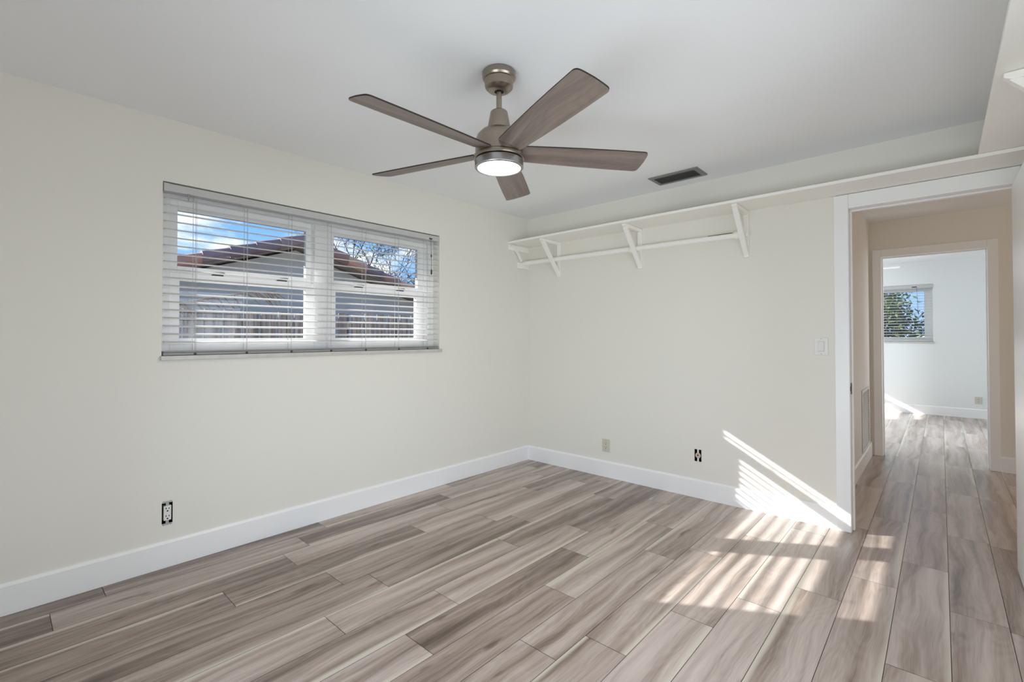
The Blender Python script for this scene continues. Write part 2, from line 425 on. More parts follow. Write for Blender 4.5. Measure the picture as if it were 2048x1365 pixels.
# ------------------------------------------------------------------ room shell
WY0, WY1, WZ0, WZ1 = -3.058, -1.15, 1.118, 2.095           # bedroom window opening
RX = 3.58                                                   # right wall of the bedroom
NY = -4.45                                                  # near wall behind the camera
mb = MB(); mb.box(-0.2, 6.1, NY - 0.2, 6.54, H, H + 0.15)
struct('ceiling', mb, CEIL, 'smooth pale grey painted ceiling above the rooms', 'ceiling')
mb = wall(MB(), 'x', -0.2, 0, NY - 0.2, 0.0, -0.1, H, [(WY0, WY1, WZ0, WZ1), (-3.0505, -3.0015, 0.233, 0.345)])
struct('wall_left', mb, PAINT, 'cream painted wall holding the wide window with blinds', 'wall')
DX0, DX1, DZ = 2.69, 3.44, 2.06                             # bedroom doorway
mb = wall(MB(), 'y', 0, 0.115, -0.2, 6.1, -0.1, H, [(DX0 - 0.018, DX1 + 0.018, -0.1, DZ + 0.018), (1.6945, 1.7475, 0.278, 0.371)])
struct('wall_far', mb, PAINT, 'cream painted wall with the long shelf and doorway', 'wall')
mb = wall(MB(), 'x', RX, RX + 0.12, NY - 0.2, 0, -0.1, H, [(-3.15, -1.35, 0.40, 1.90)])
struct('wall_right', mb, PAINT, 'cream painted wall beside the open door', 'wall')
mb = wall(MB(), 'y', NY - 0.2, NY, 0, RX, -0.1, H, [(1.25, 3.25, -0.1, 2.05)])
struct('wall_near', mb, PAINT, 'cream painted wall with added patio door opposite the shelf', 'wall')
HX = 2.565                                                  # hall left wall face
HY = 2.55                                                   # hall far wall face
mb = wall(MB(), 'x', HX - 0.115, HX, 0.115, HY, -0.1, H, [(1.80, 2.34, 0.17, 0.715)])
struct('wall_hall_left', mb, PAINT, 'cream hall wall with the return air grille', 'wall')
EX0, EX1, EZ = 2.666, 3.445, 2.067
mb = wall(MB(), 'y', HY, HY + 0.115, -0.2, 6.1, -0.1, H, [(EX0 - 0.018, EX1 + 0.018, -0.1, EZ + 0.018)])
struct('wall_hall_far', mb, PAINT, 'cream hall wall around the second doorway', 'wall')
mb = wall(MB(), 'x', 6.0, 6.1, 0.115, HY, -0.1, H)
struct('wall_hall_right', mb, PAINT, 'cream wall closing the right end of the hall', 'wall')
EY = 6.34
mb = wall(MB(), 'y', EY, EY + 0.2, -0.2, 4.1, -0.1, H, [(1.5, 3.03, 1.14, 2.075)])
struct('wall_end', mb, ENDP, 'pale end wall of the far room with small window', 'wall')
mb = wall(MB(), 'x', -0.2, 0, HY + 0.115, EY, -0.1, H, [(3.7, 5.15, 1.14, 2.075)])
struct('wall_end_left', mb, ENDP, 'cream side wall of the far room', 'wall')
mb = wall(MB(), 'x', 3.95, 4.1, HY + 0.115, EY, -0.1, H, [(3.4, 5.4, -0.1, 2.05)])
struct('wall_end_right', mb, ENDP, 'cream right wall of the far room', 'wall')

# baseboards with a small bevelled top
BB = [(0, 0), (0.014, 0), (0.014, 0.128), (0.006, 0.141), (0, 0.141)]
def baseboard(name, axis, face, sgn, a0, a1, label):
    mb = MB()
    pts = [(face + sgn * t, z) for t, z in BB]
    # prism helper keeps x,y,z order of the two remaining axes
    mb.prism(pts, 'y' if axis == 'x' else 'x', a0, a1)
    return struct(name, mb, TRIM, label, 'baseboard')
baseboard('baseboard_left', 'x', 0, 1, NY, 0, 'tall white baseboard under the wide window')
baseboard('baseboard_far', 'y', 0, -1, 0.014, 2.612, 'tall white baseboard under the long shelf')
baseboard('baseboard_right', 'x', RX, -1, NY, -0.02, 'white baseboard behind the open door')
baseboard('baseboard_near_left', 'y', NY, 1, 0.014, 1.18, 'white baseboard left of the added patio door')
baseboard('baseboard_near_right', 'y', NY, 1, 3.32, RX - 0.014, 'white baseboard right of the added patio door')
baseboard('baseboard_hall_left', 'x', HX, 1, 0.13, HY, 'white hall baseboard under the return air grille')
baseboard('baseboard_hall_far', 'y', HY, -1, EX1 + 0.072, 6.0, 'white hall baseboard right of the second doorway')
baseboard('baseboard_end', 'y', EY, -1, 0, 3.95, 'white baseboard on the end wall of the far room')

# door casings with jambs
def casing(name, x0, x1, ztop, y, t, w, head, wall_t, label, both):
    mb = MB()
    def leg(xa, xb): mb.prism([(xa, 0.0), (xb, 0.0), (xb, ztop + head), (xa, ztop + head)], 'y', y - t, y)
    leg(x0 - w, x0); leg(x1, x1 + w)
    mb.box(x0, x1, y - t, y, ztop, ztop + head)
    # jamb boards lining the opening and the stop moulding
    mb.box(x0 - 0.018, x0, y, y + wall_t, 0, ztop); mb.box(x1, x1 + 0.018, y, y + wall_t, 0, ztop)
    mb.box(x0 - 0.018, x1 + 0.018, y, y + wall_t, ztop, ztop + 0.018)
    mb.box(x0, x0 + 0.011, y + 0.045, y + 0.08, 0, ztop - 0.011); mb.box(x1 - 0.011, x1, y + 0.045, y + 0.08, 0, ztop - 0.011)
    mb.box(x0, x1, y + 0.045, y + 0.08, ztop - 0.011, ztop)
    if both:
        y2 = y + wall_t
        mb.box(x0 - w, x0, y2, y2 + t, 0, ztop + head); mb.box(x1, x1 + w, y2, y2 + t, 0, ztop + head); mb.box(x0, x1, y2, y2 + t, ztop, ztop + head)
    return struct(name, mb, TRIM, label, 'door trim', bevel=0.004)
t1 = casing('trim_1', DX0, DX1, DZ, 0.0, 0.019, 0.079, 0.090, 0.115, 'white casing and jambs of the bedroom doorway', False)
mb = MB(); mb.box(DX0 - 0.001, DX0 + 0.003, 0.012, 0.038, 0.875, 0.945); mb.box(DX0 - .0055, DX0 + 0.003, -0.008, 0.012, 0.895, 0.925)
obj('strike_plate', mb, DARK, t1, label='dark metal strike plate')
t2 = casing('trim_2', EX0, EX1, EZ, HY, 0.018, 0.072, 0.080, 0.115, 'white casing and jambs of the second doorway', True)

# open bedroom door on the right jamb
d = sroot('door_1', 'white flush door swung open on the right jamb', 'door', (3.422, 0, 0))
mb = MB(); mb.box(3.406, 3.44, -0.768, -0.021, 0.012, 2.045); obj('door_panel', mb, DOORW, d, bevel=0.002)
for z in (0.25, 1.50):
    mb = MB(); mb.tube([(3.4265, -0.0115, z - 0.045), (3.4265, -0.0115, z + 0.045)], 0.0065, 12)
    mb.box(3.4225, 3.4285, -0.0115, -0.002, z - 0.045, z + 0.045); obj('hinge', mb, TRIM, d)

# ------------------------------------------------------------------ windows
def ring(mb, x0, x1, ya, yb, za, zb, w, axis='x', wb=None, wt=None):
    """rectangular frame; outer ya..yb, za..zb, member width w"""
    wb = w if wb is None else wb; wt = w if wt is None else wt
    def b(p0, p1, q0, q1):
        if axis == 'x': mb.box(x0, x1, p0, p1, q0, q1)
        else: mb.box(p0, p1, x0, x1, q0, q1)
    b(ya, ya + w, za, zb); b(yb - w, yb, za, zb); b(ya + w, yb - w, za, za + wb); b(ya + w, yb - w, zb - wt, zb)
    return mb

w1 = sroot('window_1', 'wide white twin single-hung window over the marble sill', 'window', (-0.12, -2.1, WZ0))
units = [(WY0, -2.128, -2.960, -2.216, -2.957, -2.234), (-2.128, WY1, -2.012, -1.272, -2.018, -1.315)]
mb = MB()
for (a, b, ua, ub, la, lb) in units:
    ring(mb, -0.19, -0.082, a, b, WZ0, WZ1, 0.052, wb=0.085, wt=0.062)
obj('window_frame', mb, VINYL, w1, bevel=0.002)
for (a, b, ua, ub, la, lb) in units:
    # upper sash (outer track)
    mb = MB()
    mb.box(-0.172, -0.138, a + 0.052, ua, 1.612, 2.033); mb.box(-0.172, -0.138, ub, b - 0.052, 1.612, 2.033)
    mb.box(-0.172, -0.138, ua, ub, 1.612, 1.655); mb.box(-0.172, -0.138, ua, ub, 1.978, 2.033)
    s = obj('upper_sash', mb, VINYL, w1, bevel=0.002)
    mb = MB(); mb.box(-0.157, -0.153, ua, ub, 1.655, 1.978); obj('glass_pane', mb, GLASS, s)
    mb = MB()
    mb.box(-0.134, -0.098, a + 0.052, la, 1.203, 1.612); mb.box(-0.134, -0.098, lb, b - 0.052, 1.203, 1.612)
    mb.box(-0.134, -0.098, la, lb, 1.203, 1.237); mb.box(-0.134, -0.098, la, lb, 1.567, 1.612)
    s = obj('lower_sash', mb, VINYL, w1, bevel=0.002)
    mb = MB(); mb.box(-0.118, -0.114, la, lb, 1.237, 1.567); obj('glass_pane', mb, GLASS, s)
    for q in (0.27, 0.79):
        yc = la + (lb - la) * q
        mb = MB(); mb.box(-0.13, -0.100, yc - 0.028, yc + 0.028, 1.612, 1.620); mb.tube([(-0.115, yc, 1.62), (-0.115, yc, 1.628)], 0.012, 14)
        mb.prism([(-0.12, yc - 0.01), (-0.088, yc + 0.024), (-0.094, yc + 0.034), (-0.12, yc + 0.012)], 'z', 1.626, 1.634)
        obj('sash_lock', mb, DARK, s, label='dark sash lock')
    mb = MB(); mb.box(-0.098, -0.090, la + 0.1, lb - 0.1, 1.5725, 1.580); obj('lift_rail', mb, VINYL, s)
mb = MB(); mb.box(-0.082, 0.004, WY0 + 0.001, WY1 - 0.001, WZ0 + 0.001, 1.142); mb.box(0.002, 0.022, WY0 - 0.006, WY1 + 0.016, WZ0, 1.142)
obj('window_sill', mb, MARBLE, w1, bevel=0.002, label='grey marble window sill')

# ------------------------------------------------------------------ venetian blinds
def slat_mesh(mb, axis, c, inner_z, a0, a1, sgn, depth=0.050, tilt=6.0, n=8):
    """curved slat; c = coordinate of its inner (room side) edge, sgn = direction from inner to outer edge"""
    pts = []
    for i in range(n + 1):
        s = i / n; off = s * depth; z = off * math.tan(rad(tilt)) + 0.0055 * (1 - (2 * s - 1) ** 2)
        pts.append((c + sgn * off, inner_z + z))
    out = pts + [(x, z - 0.0026) for x, z in pts[::-1]]
    mb.prism(out, 'y' if axis == 'x' else 'x', a0, a1)

def blind_window1():
    bx = thing('window_blind', 'wide white horizontal-slat blind filling the bedroom window', 'blind', (-0.03, -2.1, 1.15), 'window blinds')
    y0, y1 = -3.043, -1.158
    mb = MB(); mb.box(-0.052, 0.006, y0 - 0.011, y1 + 0.004, 2.044, 2.085); obj('headrail', mb, RAIL, bx, bevel=0.002)
    mb = MB(); mb.box(-0.052, 0.007, y0 - 0.0115, y0 + 0.012, 2.042, 2.086); obj('end_bracket', mb, RAIL, bx, bevel=0.001)
    mb = MB(); mb.box(-0.052, 0.007, y1 - 0.012, y1 + 0.0045, 2.042, 2.086); obj('end_bracket', mb, RAIL, bx, bevel=0.001)
    mb = MB()
    slat_mesh(mb, 'x', -0.008, 2.006, y0, y1, -1, tilt=12)
    for k in range(18):
        slat_mesh(mb, 'x', -0.008, 1.969 - 0.0446 * k, y0, y1, -1, tilt=10.0)
    obj('slats', mb, SLAT, bx, smooth=30)
    mb = MB(); mb.box(-0.056, -0.002, y0 - 0.007, y1 + 0.002, 1.1435, 1.158); mb.box(-0.056, -0.0035, y0 - 0.006, y1, 1.1595, 1.167)
    obj('bottom_rail', mb, BRAIL, bx, bevel=0.002)
    mb = MB(); mb.box(-0.050, -0.010, y0 - 0.003, y1 - 0.002, 1.157, 1.1605); obj('rail_groove', mb, DARK, bx)
    for y in (-2.902, -2.634, -2.367, -2.098, -1.832, -1.547, -1.271):
        mb = MB(); mb.tube([(-0.0065, y, 2.046), (-0.0065, y, 1.165)], 0.0012, 6); mb.tube([(-0.0595, y, 2.046), (-0.0595, y, 1.165)], 0.0012, 6)
        mb.tube([(-0.03, y + 0.011, 2.046), (-0.03, y + 0.011, 1.165)], 0.0008, 6)
        obj('ladder_cord', mb, CORD, bx)
        mb = MB(); mb.tube([(-0.003, y, 1.149), (-0.0015, y, 1.149)], 0.008, 10); obj('rail_plug', mb, DARK, bx)
    # tilt stem at the left, lift cord and tassels at the right
    mb = MB(); mb.box(0.004, 0.012, -2.946, -2.938, 2.018, 2.046); mb.tube([(0.008, -2.942, 2.02), (0.008, -2.942, 2.008)], 0.003, 8); obj('tilt_stem', mb, RAILEDGE, bx)
    mb = MB(); mb.box(0.0055, 0.009, -1.262, -1.232, 2.05, 2.06); obj('cord_lock', mb, DARK, bx)
    mb = MB(); mb.tube([(0.008, -1.246, 2.055), (0.009, -1.243, 1.90), (0.008, -1.240, 1.80)], 0.0016, 6); obj('lift_cord', mb, CORDK, bx, label='dark lift cord')
    mb = MB(); mb.lathe([(0.002, 1.805), (0.006, 1.795), (0.007, 1.765), (0.004, 1.758)], 0.008, -1.240, 12); obj('cord_tassel', mb, CORDK, bx, smooth=40)
    mb = MB(); mb.lathe([(0.002, 1.925), (0.005, 1.920), (0.005, 1.905), (0.002, 1.900)], 0.009, -1.243, 12); obj('cord_bead', mb, CORDK, bx, smooth=40)
blind_window1()

w2 = sroot('window_2', 'small white window seen through both doorways', 'window', (2.26, EY + 0.1, 1.14))
mb = MB(); ring(mb, EY + 0.09, EY + 0.18, 1.5, 3.03, 1.14, 2.075, 0.05, axis='y'); mb.box(2.24, 2.29, EY + 0.09, EY + 0.18, 1.19, 2.025)
ring(mb, EY + 0.10, EY + 0.14, 2.29, 2.98, 1.19, 2.025, 0.055, axis='y', wb=0.03); obj('window_frame', mb, VINYL, w2, bevel=0.002)
mb = MB(); mb.box(2.345, 2.925, EY + 0.118, EY + 0.122, 1.22, 1.97); obj('glass_pane', mb, GLASS, w2)
mb = MB(); mb.box(1.55, 2.24, EY + 0.148, EY + 0.152, 1.19, 2.025); obj('glass_pane', mb, GLASS, w2)
mb = MB(); mb.box(1.501, 3.029, EY - 0.004, EY + 0.09, 1.1405, 1.158); mb.box(1.48, 3.045, EY - 0.022, EY - 0.002, 1.134, 1.158); obj('window_sill', mb, MARBLE, w2, bevel=0.002)
b2 = thing('window_blind', 'small white horizontal-slat blind on the far room window', 'blind', (2.26, EY + 0.03, 1.16), 'window blinds')
mb = MB(); mb.box(1.51, 3.036, EY - 0.016, EY + 0.05, 2.015, 2.072); obj('headrail', mb, RAIL, b2, bevel=0.002)
mb = MB()
for k in range(18): slat_mesh(mb, 'y', EY + 0.006, 1.982 - 0.0446 * k, 1.515, 3.022, 1, tilt=4)
obj('slats', mb, SLAT, b2, smooth=30)
mb = MB(); mb.box(1.512, 3.026, EY + 0.004, EY + 0.056, 1.162, 1.186); obj('bottom_rail', mb, RAIL, b2, bevel=0.003)
for x in (2.0, 2.45, 2.86):
    mb = MB(); mb.tube([(x, EY + 0.004, 2.02), (x, EY + 0.004, 1.18)], 0.0012, 6); obj('ladder_cord', mb, CORD, b2)
mb = MB(); mb.tube([(2.84, EY - 0.018, 2.03), (2.85, EY - 0.018, 1.64)], 0.002, 6); mb.tube([(2.85, EY - 0.018, 1.65), (2.86, EY - 0.018, 1.60)], 0.006, 8); obj('lift_cord', mb, CORDK, b2)
mb = MB(); mb.box(2.78, 2.84, EY - 0.018, EY - 0.014, 2.03, 2.045); obj('cord_lock', mb, DARK, b2)

def plain_window(name, axis, t, a0, a1, z0, z1, label, mid=True):
    c = (a0 + a1) / 2
    r = sroot(name, label, 'window', (t, c, z0) if axis == 'x' else (c, t, z0))
    mb = MB(); ring(mb, t - 0.04, t + 0.04, a0, a1, z0, z1, 0.05, axis=axis)
    if mid:
        if axis == 'x': mb.box(t - 0.03, t + 0.03, c - 0.03, c + 0.03, z0 + 0.05, z1 - 0.05)
        else: mb.box(c - 0.03, c + 0.03, t - 0.03, t + 0.03, z0 + 0.05, z1 - 0.05)
    else:
        mb.box(t - 0.03, t + 0.03, a0 + 0.05, a1 - 0.05, (z0 + z1) / 2 - 0.035, (z0 + z1) / 2 + 0.035)
    obj('window_frame', mb, VINYL, r)
    mb = MB()
    if axis == 'x': mb.box(t - 0.003, t + 0.003, a0 + 0.05, a1 - 0.05, z0 + 0.05, z1 - 0.05)
    else: mb.box(a0 + 0.05, a1 - 0.05, t - 0.003, t + 0.003, z0 + 0.05, z1 - 0.05)
    obj('glass_pane', mb, GLASS, r)
plain_window('window_3', 'x', -0.12, 3.7, 5.15, 1.14, 2.075, 'white single-hung window in the far room side wall', mid=False)
plain_window('added_window_4', 'y', NY - 0.1, 1.25, 3.25, 0.0, 2.05, 'added white framed patio door for fill light in the near wall')  # unseen patio door added to let fill light in
plain_window('added_window_6', 'x', RX + 0.07, -3.15, -1.35, 0.40, 1.90, 'added white framed side window for fill light in the bedroom')  # made-up side window, an opening for its fill lamp
plain_window('added_window_5', 'x', 4.03, 3.4, 5.4, 0.0, 2.05, 'added white framed patio door for fill light in the far room')  # unseen door added so fill light reaches the end room

# ------------------------------------------------------------------ roof overhang outside
mb = MB(); mb.box(-0.88, -0.2, -6.0, 8.2, 2.30, 2.36); mb.box(-0.90, -0.87, -6.0, 8.2, 2.155, 2.42)
struct('roof_eave', mb, SOFFIT, 'shaded roof overhang outside above the windows', 'roof')

# ------------------------------------------------------------------ shelves and closet rod
ZS = 2.153
def bracket(mb, along, a, wall_c, sgn, zt, w=0.034, depth=0.285, drop=0.335):
    """triangular wooden shelf bracket; along = axis of the shelf, a = its place, wall_c = wall face, sgn = direction away from the wall"""
    def Q(dd, z): return (wall_c + sgn * dd, z)
    ax = 'x' if along == 'x' else 'y'
    mb.prism([Q(0, zt), Q(depth, zt), Q(depth, zt - 0.016), Q(depth - 0.02, zt - 0.026), Q(0, zt - 0.026)], ax, a - w / 2, a + w / 2)      # arm
    mb.prism([Q(0, zt - 0.026), Q(0.019, zt - 0.026), Q(0.019, zt - drop), Q(0, zt - drop)], ax, a - w / 2, a + w / 2)                     # leg on wall
    # diagonal brace
    mb.prism([Q(depth - 0.045, zt - 0.026), Q(depth - 0.012, zt - 0.026), Q(0.019, zt - drop + 0.012), Q(0.019, zt - drop + 0.048)], ax, a - w / 2, a + w / 2)
    return mb
sh = thing('wall_shelf', 'long white painted shelf running over the rod and doorway', 'shelf', (1.79, 0, ZS), 'wall shelves')
mb = MB(); mb.box(0.002, RX - 0.001, -0.305, -0.0005, ZS, ZS + 0.019); obj('shelf_board', mb, SHELF, sh, bevel=0.002)
for x in (0.402, 1.248, 2.084):
    mb = MB(); bracket(mb, 'x', x, -0.0005, -1, ZS - 0.0015); obj('shelf_bracket', mb, SHELF, sh, bevel=0.002)
mb = MB(); mb.prism([(-0.299, 2.092), (-0.0005, 2.092), (-0.0005, ZS - 0.002), (-0.299, ZS - 0.002)], 'x', 0.0005, 0.012); obj('wall_cleat', mb, SHELF, sh, bevel=0.002)
mb = MB(); cv = [(-0.285 + 0.15 * t, 2.128 - 0.135 * t ** 1.7) for t in (0, .2, .4, .6, .8, 1)]
mb.prism(cv + [(a + 0.018, b + 0.010) for a, b in cv[::-1]], 'x', 0.012, 0.034); obj('end_brace', mb, SHELF, sh, bevel=0.002)
sh2 = thing('wall_shelf', 'shorter white painted shelf on the right wall above the open door', 'shelf', (RX, -1.6, ZS + 0.019), 'wall shelves')
mb = MB(); mb.box(3.270, RX - 0.001, -3.05, -0.001, ZS + 0.0205, ZS + 0.0395); obj('shelf_board', mb, SHELF, sh2, bevel=0.002)
for y in (-1.265, -2.4):
    mb = MB(); bracket(mb, 'y', y, RX - 0.0005, -1, ZS + 0.018, w=0.036, depth=0.288); obj('shelf_bracket', mb, SHELF, sh2, bevel=0.002)
rod = thing('closet_rod', 'white painted closet rod hanging below the long shelf', 'rod', (1.0, -0.084, 1.98))
mb = MB(); mb.tube([(0.019, -0.084, 1.980), (1.228, -0.084, 1.975)], 0.0215, 20); mb.tube([(1.228, -0.084, 1.975), (2.028, -0.084, 1.970)], 0.0205, 20); obj('rod', mb, SHELF, rod, smooth=40)
mb = MB(); mb.box(1.84, 2.01, -0.092, -0.080, 1.9905, 1.9935); obj('seam_strip', mb, BLACK, rod)
mb = MB(); mb.box(0.0005, 0.018, -0.168, -0.001, 1.925, 1.985); obj('wall_cleat', mb, SHELF, rod, bevel=0.002)
for xa, xb in ((1.196, 1.229), (2.028, 2.065)):
    mb = MB(); mb.tube([(xa, -0.084, 1.972), (xb, -0.084, 1.972)], 0.028, 20); obj('rod_socket', mb, SHELF, rod, smooth=40, bevel=0.003)
mb = MB(); mb.tube([(2.103, -0.08, 1.968), (2.118, -0.08, 1.968)], 0.012, 12); obj('rod_pin', mb, SHELF, rod, smooth=40)

# ------------------------------------------------------------------ ceiling fan
FX, FY = 1.652, -2.143
fan = thing('ceiling_fan', 'brushed nickel ceiling fan with five weathered wood blades, lit', 'ceiling fan', (FX, FY, H), 'ceiling fans')
mb = MB(); mb.lathe([(0.072, 2.4395), (0.0755, 2.434), (0.0755, 2.412), (0.071, 2.404), (0.0655, 2.4005), (0.0645, 2.394), (0.0645, 2.378), (0.0615, 2.368), (0.050, 2.357), (0.034, 2.352), (0.021, 2.351), (0.020, 2.358)], FX, FY, 56, cap=False)
obj('canopy', mb, NICKEL, fan, smooth=28)
mb = MB(); mb.lathe([(0.0205, 2.356), (0.012, 2.350)], FX, FY, 24); obj('hanger_ball', mb, BLACK, fan, smooth=40)
mb = MB(); mb.lathe([(0.0125, 2.36), (0.0125, 2.24)], FX, FY, 24); obj('downrod', mb, NICKEL, fan, smooth=40)
mb = MB(); mb.lathe([(0.013, 2.262), (0.034, 2.262), (0.0385, 2.258), (0.040, 2.252), (0.053, 2.180), (0.053, 2.174)], FX, FY, 56, cap=False); obj('yoke_cover', mb, NICKEL, fan, smooth=30)
mb = MB(); mb.lathe([(0.02, 2.176), (0.056, 2.175), (0.082, 2.166), (0.099, 2.148), (0.1065, 2.125), (0.1075, 2.10), (0.1075, 2.063), (0.110, 2.0605), (0.1145, 2.056), (0.1155, 2.049), (0.1135, 2.042), (0.106, 2.0395), (0.05, 2.039)], FX, FY, 72, cap=False)
obj('motor_housing', mb, NICKEL, fan, smooth=28)
mb = MB(); mb.lathe([(0.104, 2.040), (0.104, 2.0355)], FX, FY, 64); obj('shadow_gap', mb, BLACK, fan, smooth=40)
mb = MB(); mb.lathe([(0.09, 2.036), (0.1085, 2.036), (0.1095, 2.034), (0.1095, 2.006), (0.1080, 2.0035), (0.0975, 2.0022), (0.0965, 2.006)], FX, FY, 72, cap=False); obj('light_ring', mb, NICKELR, fan, smooth=28)
mb = MB(); mb.lathe([(0.0965, 2.0065), (0.095, 2.0048), (0.07, 2.0022), (0.03, 2.0015), (0.0005, 2.0015)], FX, FY, 64, cap=False); obj('light_lens', mb, LENS, fan, smooth=60)

def blade_object(parent, cx, cy, zc, ang, m, pitch, R0=0.098, R=0.688, w0=0.112, w1=0.149, th=0.006, seed=0):
    # rounded-corner outline in (r, s)
    def corner(p, a, b, rad_, n=5):
        p, a, b = Vector(p), Vector(a), Vector(b)
        d1 = (a - p).normalized(); d2 = (b - p).normalized()
        P0, P1 = p + d1 * rad_, p + d2 * rad_
        out = []
        for i in range(n + 1):
            t = i / n; out.append(P0 * (1 - t) ** 2 + p * 2 * t * (1 - t) + P1 * t ** 2)
        return out
    A, B = (R0, -w0 / 2), (R0, w0 / 2); C_, D_ = (R, w1 / 2), (R, -w1 / 2)
    tip = [(R + 0.004, w1 / 4), (R + 0.006, 0), (R + 0.004, -w1 / 4)]
    o2 = corner(A, D_, B, 0.012) + corner(B, A, C_, 0.012)
    # bow the long edges very slightly
    o2 += [Vector((R0 + (R - R0) * t, w0 / 2 + (w1 - w0) / 2 * t + 0.004 * math.sin(math.pi * t))) for t in (.25, .5, .75)]
    o2 += corner(C_, B, tip[0], 0.022) + [Vector(p) for p in tip] + corner(D_, tip[2], A, 0.022)
    o2 += [Vector((R0 + (R - R0) * t, -w0 / 2 - (w1 - w0) / 2 * t - 0.004 * math.sin(math.pi * t))) for t in (.75, .5, .25)]
    bm = bmesh.new(); uvl = bm.loops.layers.uv.new('UVMap'); cl = bm.loops.layers.float_color.new('tone')
    e = Vector((math.cos(ang), math.sin(ang), 0)); tt = Vector((-math.sin(ang), math.cos(ang), 0)) * math.cos(pitch) + Vector((0, 0, math.sin(pitch)))
    nn = e.cross(tt)
    c = Vector((cx, cy, zc)) - root_loc(parent)
    lo = [bm.verts.new(c + e * p.x + tt * p.y - nn * th / 2) for p in o2]; hi = [bm.verts.new(c + e * p.x + tt * p.y + nn * th / 2) for p in o2]
    rng = random.Random(seed); cc = (rng.uniform(.35, .6), rng.random(), .4, 1)
    def setf(f, ps):
        for lp, p in zip(f.loops, ps): lp[uvl].uv = (p.y / w1 + .5, p.x); lp[cl] = cc
    f = bm.faces.new(lo[::-1]); setf(f, o2[::-1])
    f = bm.faces.new(hi); setf(f, o2)
    n = len(o2)
    for i in range(n):
        f = bm.faces.new([lo[i], lo[(i + 1) % n], hi[(i + 1) % n], hi[i]]); f.material_index = 1
        setf(f, [o2[i], o2[(i + 1) % n], o2[(i + 1) % n], o2[i]])
    bmesh.ops.recalc_face_normals(bm, faces=bm.faces[:])
    me = bpy.data.meshes.new('fan_blade'); bm.to_mesh(me); bm.free()
    for q in m: me.materials.append(q)
    o = bpy.data.objects.new('fan_blade', me); COL.objects.link(o); o.parent = parent
    return o
for k in range(5):
    blade_object(fan, FX, FY, 2.0765, 0.9119 + k * 2 * math.pi / 5, [BLADE, BLADEK], -0.24, seed=k + 3)
# the fan lamp's own light
ld = bpy.data.lights.new('fan_lamp', 'AREA'); ld.shape = 'DISK'; ld.size = 0.19; ld.energy = 5; ld.color = (1, 0.91, 0.76)
lo_ = bpy.data.objects.new('fan_lamp', ld); COL.objects.link(lo_); lo_.location = (0, 0, 2.0 - H); lo_.parent = fan

# white fan in the far room
f2x, f2y = 2.06, 4.5
fan2 = thing('ceiling_fan', 'white ceiling fan in the far room, one blade tip showing', 'ceiling fan', (f2x, f2y, H), 'ceiling fans')
mb = MB(); mb.lathe([(0.07, 2.4395), (0.075, 2.42), (0.06, 2.39), (0.012, 2.385), (0.012, 2.28), (0.06, 2.27), (0.10, 2.24), (0.10, 2.16), (0.06, 2.13), (0.001, 2.12)], f2x, f2y, 40, cap=False); obj('motor_housing', mb, FANW, fan2, smooth=30)
for k in range(5):
    blade_object(fan2, f2x, f2y, 2.172, 0.0 + k * 2 * math.pi / 5, [FANW, FANW], -0.05, R=0.655, w0=0.09, w1=0.115, seed=k)

# ------------------------------------------------------------------ ceiling vent
vx0, vx1, vy0, vy1 = 1.490, 1.862, -0.357, -0.146
vent = thing('ceiling_vent', 'dark grey air vent in the ceiling near the shelf', 'air vent', (1.676, -0.25, H))
mb = MB(); zz = H - 0.0005
for a in range(1):
    o_ = [(vx0, vy0), (vx1, vy0), (vx1, vy1), (vx0, vy1)]; i_ = [(vx0 + .034, vy0 + .034), (vx1 - .034, vy0 + .034), (vx1 - .034, vy1 - .034), (vx0 + .034, vy1 - .034)]
    lvl = lambda P, z: [mb.bm.verts.new((x, y, z)) for x, y in P]
    A_, B_, C_ = lvl(o_, zz), lvl([(x + (0.006 if x == vx0 else -0.006), y + (0.006 if y == vy0 else -0.006)) for x, y in o_], zz - 0.008), lvl(i_, zz - 0.008)
    D_ = lvl(i_, zz)
    for P, Q in ((A_, B_), (B_, C_), (C_, D_)):
        for i in range(4): mb._f([P[i], P[(i + 1) % 4], Q[(i + 1) % 4], Q[i]])
obj('vent_frame', mb, VENTG, vent)
mb = MB(); mb.box(vx0 + .03, vx1 - .03, vy0 + .03, vy1 - .03, zz - 0.0012, zz); obj('duct_opening', mb, VENTK, vent)
mb = MB()
for i in range(3):
    y = vy0 + .052 + i * 0.046
    mb.prism([(y, zz - .002), (y + 0.004, zz - .001), (y + 0.022, zz - .0085), (y + 0.020, zz - .010)], 'x', vx0 + .034, vx1 - .034)
obj('louvers', mb, VENTB, vent)

# ------------------------------------------------------------------ switch, outlets, jack, grille
sw = thing('light_switch', 'white rocker light switch on the wall beside the doorway', 'light switch', (2.5355, 0, 1.178))
mb = MB(); mb.prism([(2.497, 1.121), (2.574, 1.121), (2.574, 1.235), (2.497, 1.235)], 'y', -0.0065, -0.0003); obj('switch_plate', mb, DEVICE, sw, bevel=0.003)
mb = MB(); mb.box(2.5185, 2.5525, -0.0072, -0.0055, 1.1445, 1.2115); obj('rocker_frame', mb, RAILEDGE, sw)
mb = MB(); mb.prism([(-0.0065, 1.1455), (-0.0125, 1.1465), (-0.0085, 1.2105), (-0.0065, 1.2105)], 'x', 2.5195, 2.5512); obj('rocker', mb, DEVICE, sw, bevel=0.0008)
for z in (1.129, 1.227):
    mb = MB(); mb.disc((2.5355, -0.006, z), (0, -1, 0), 0.0028, 0.0012, 12); obj('screw', mb, RAILEDGE, sw)

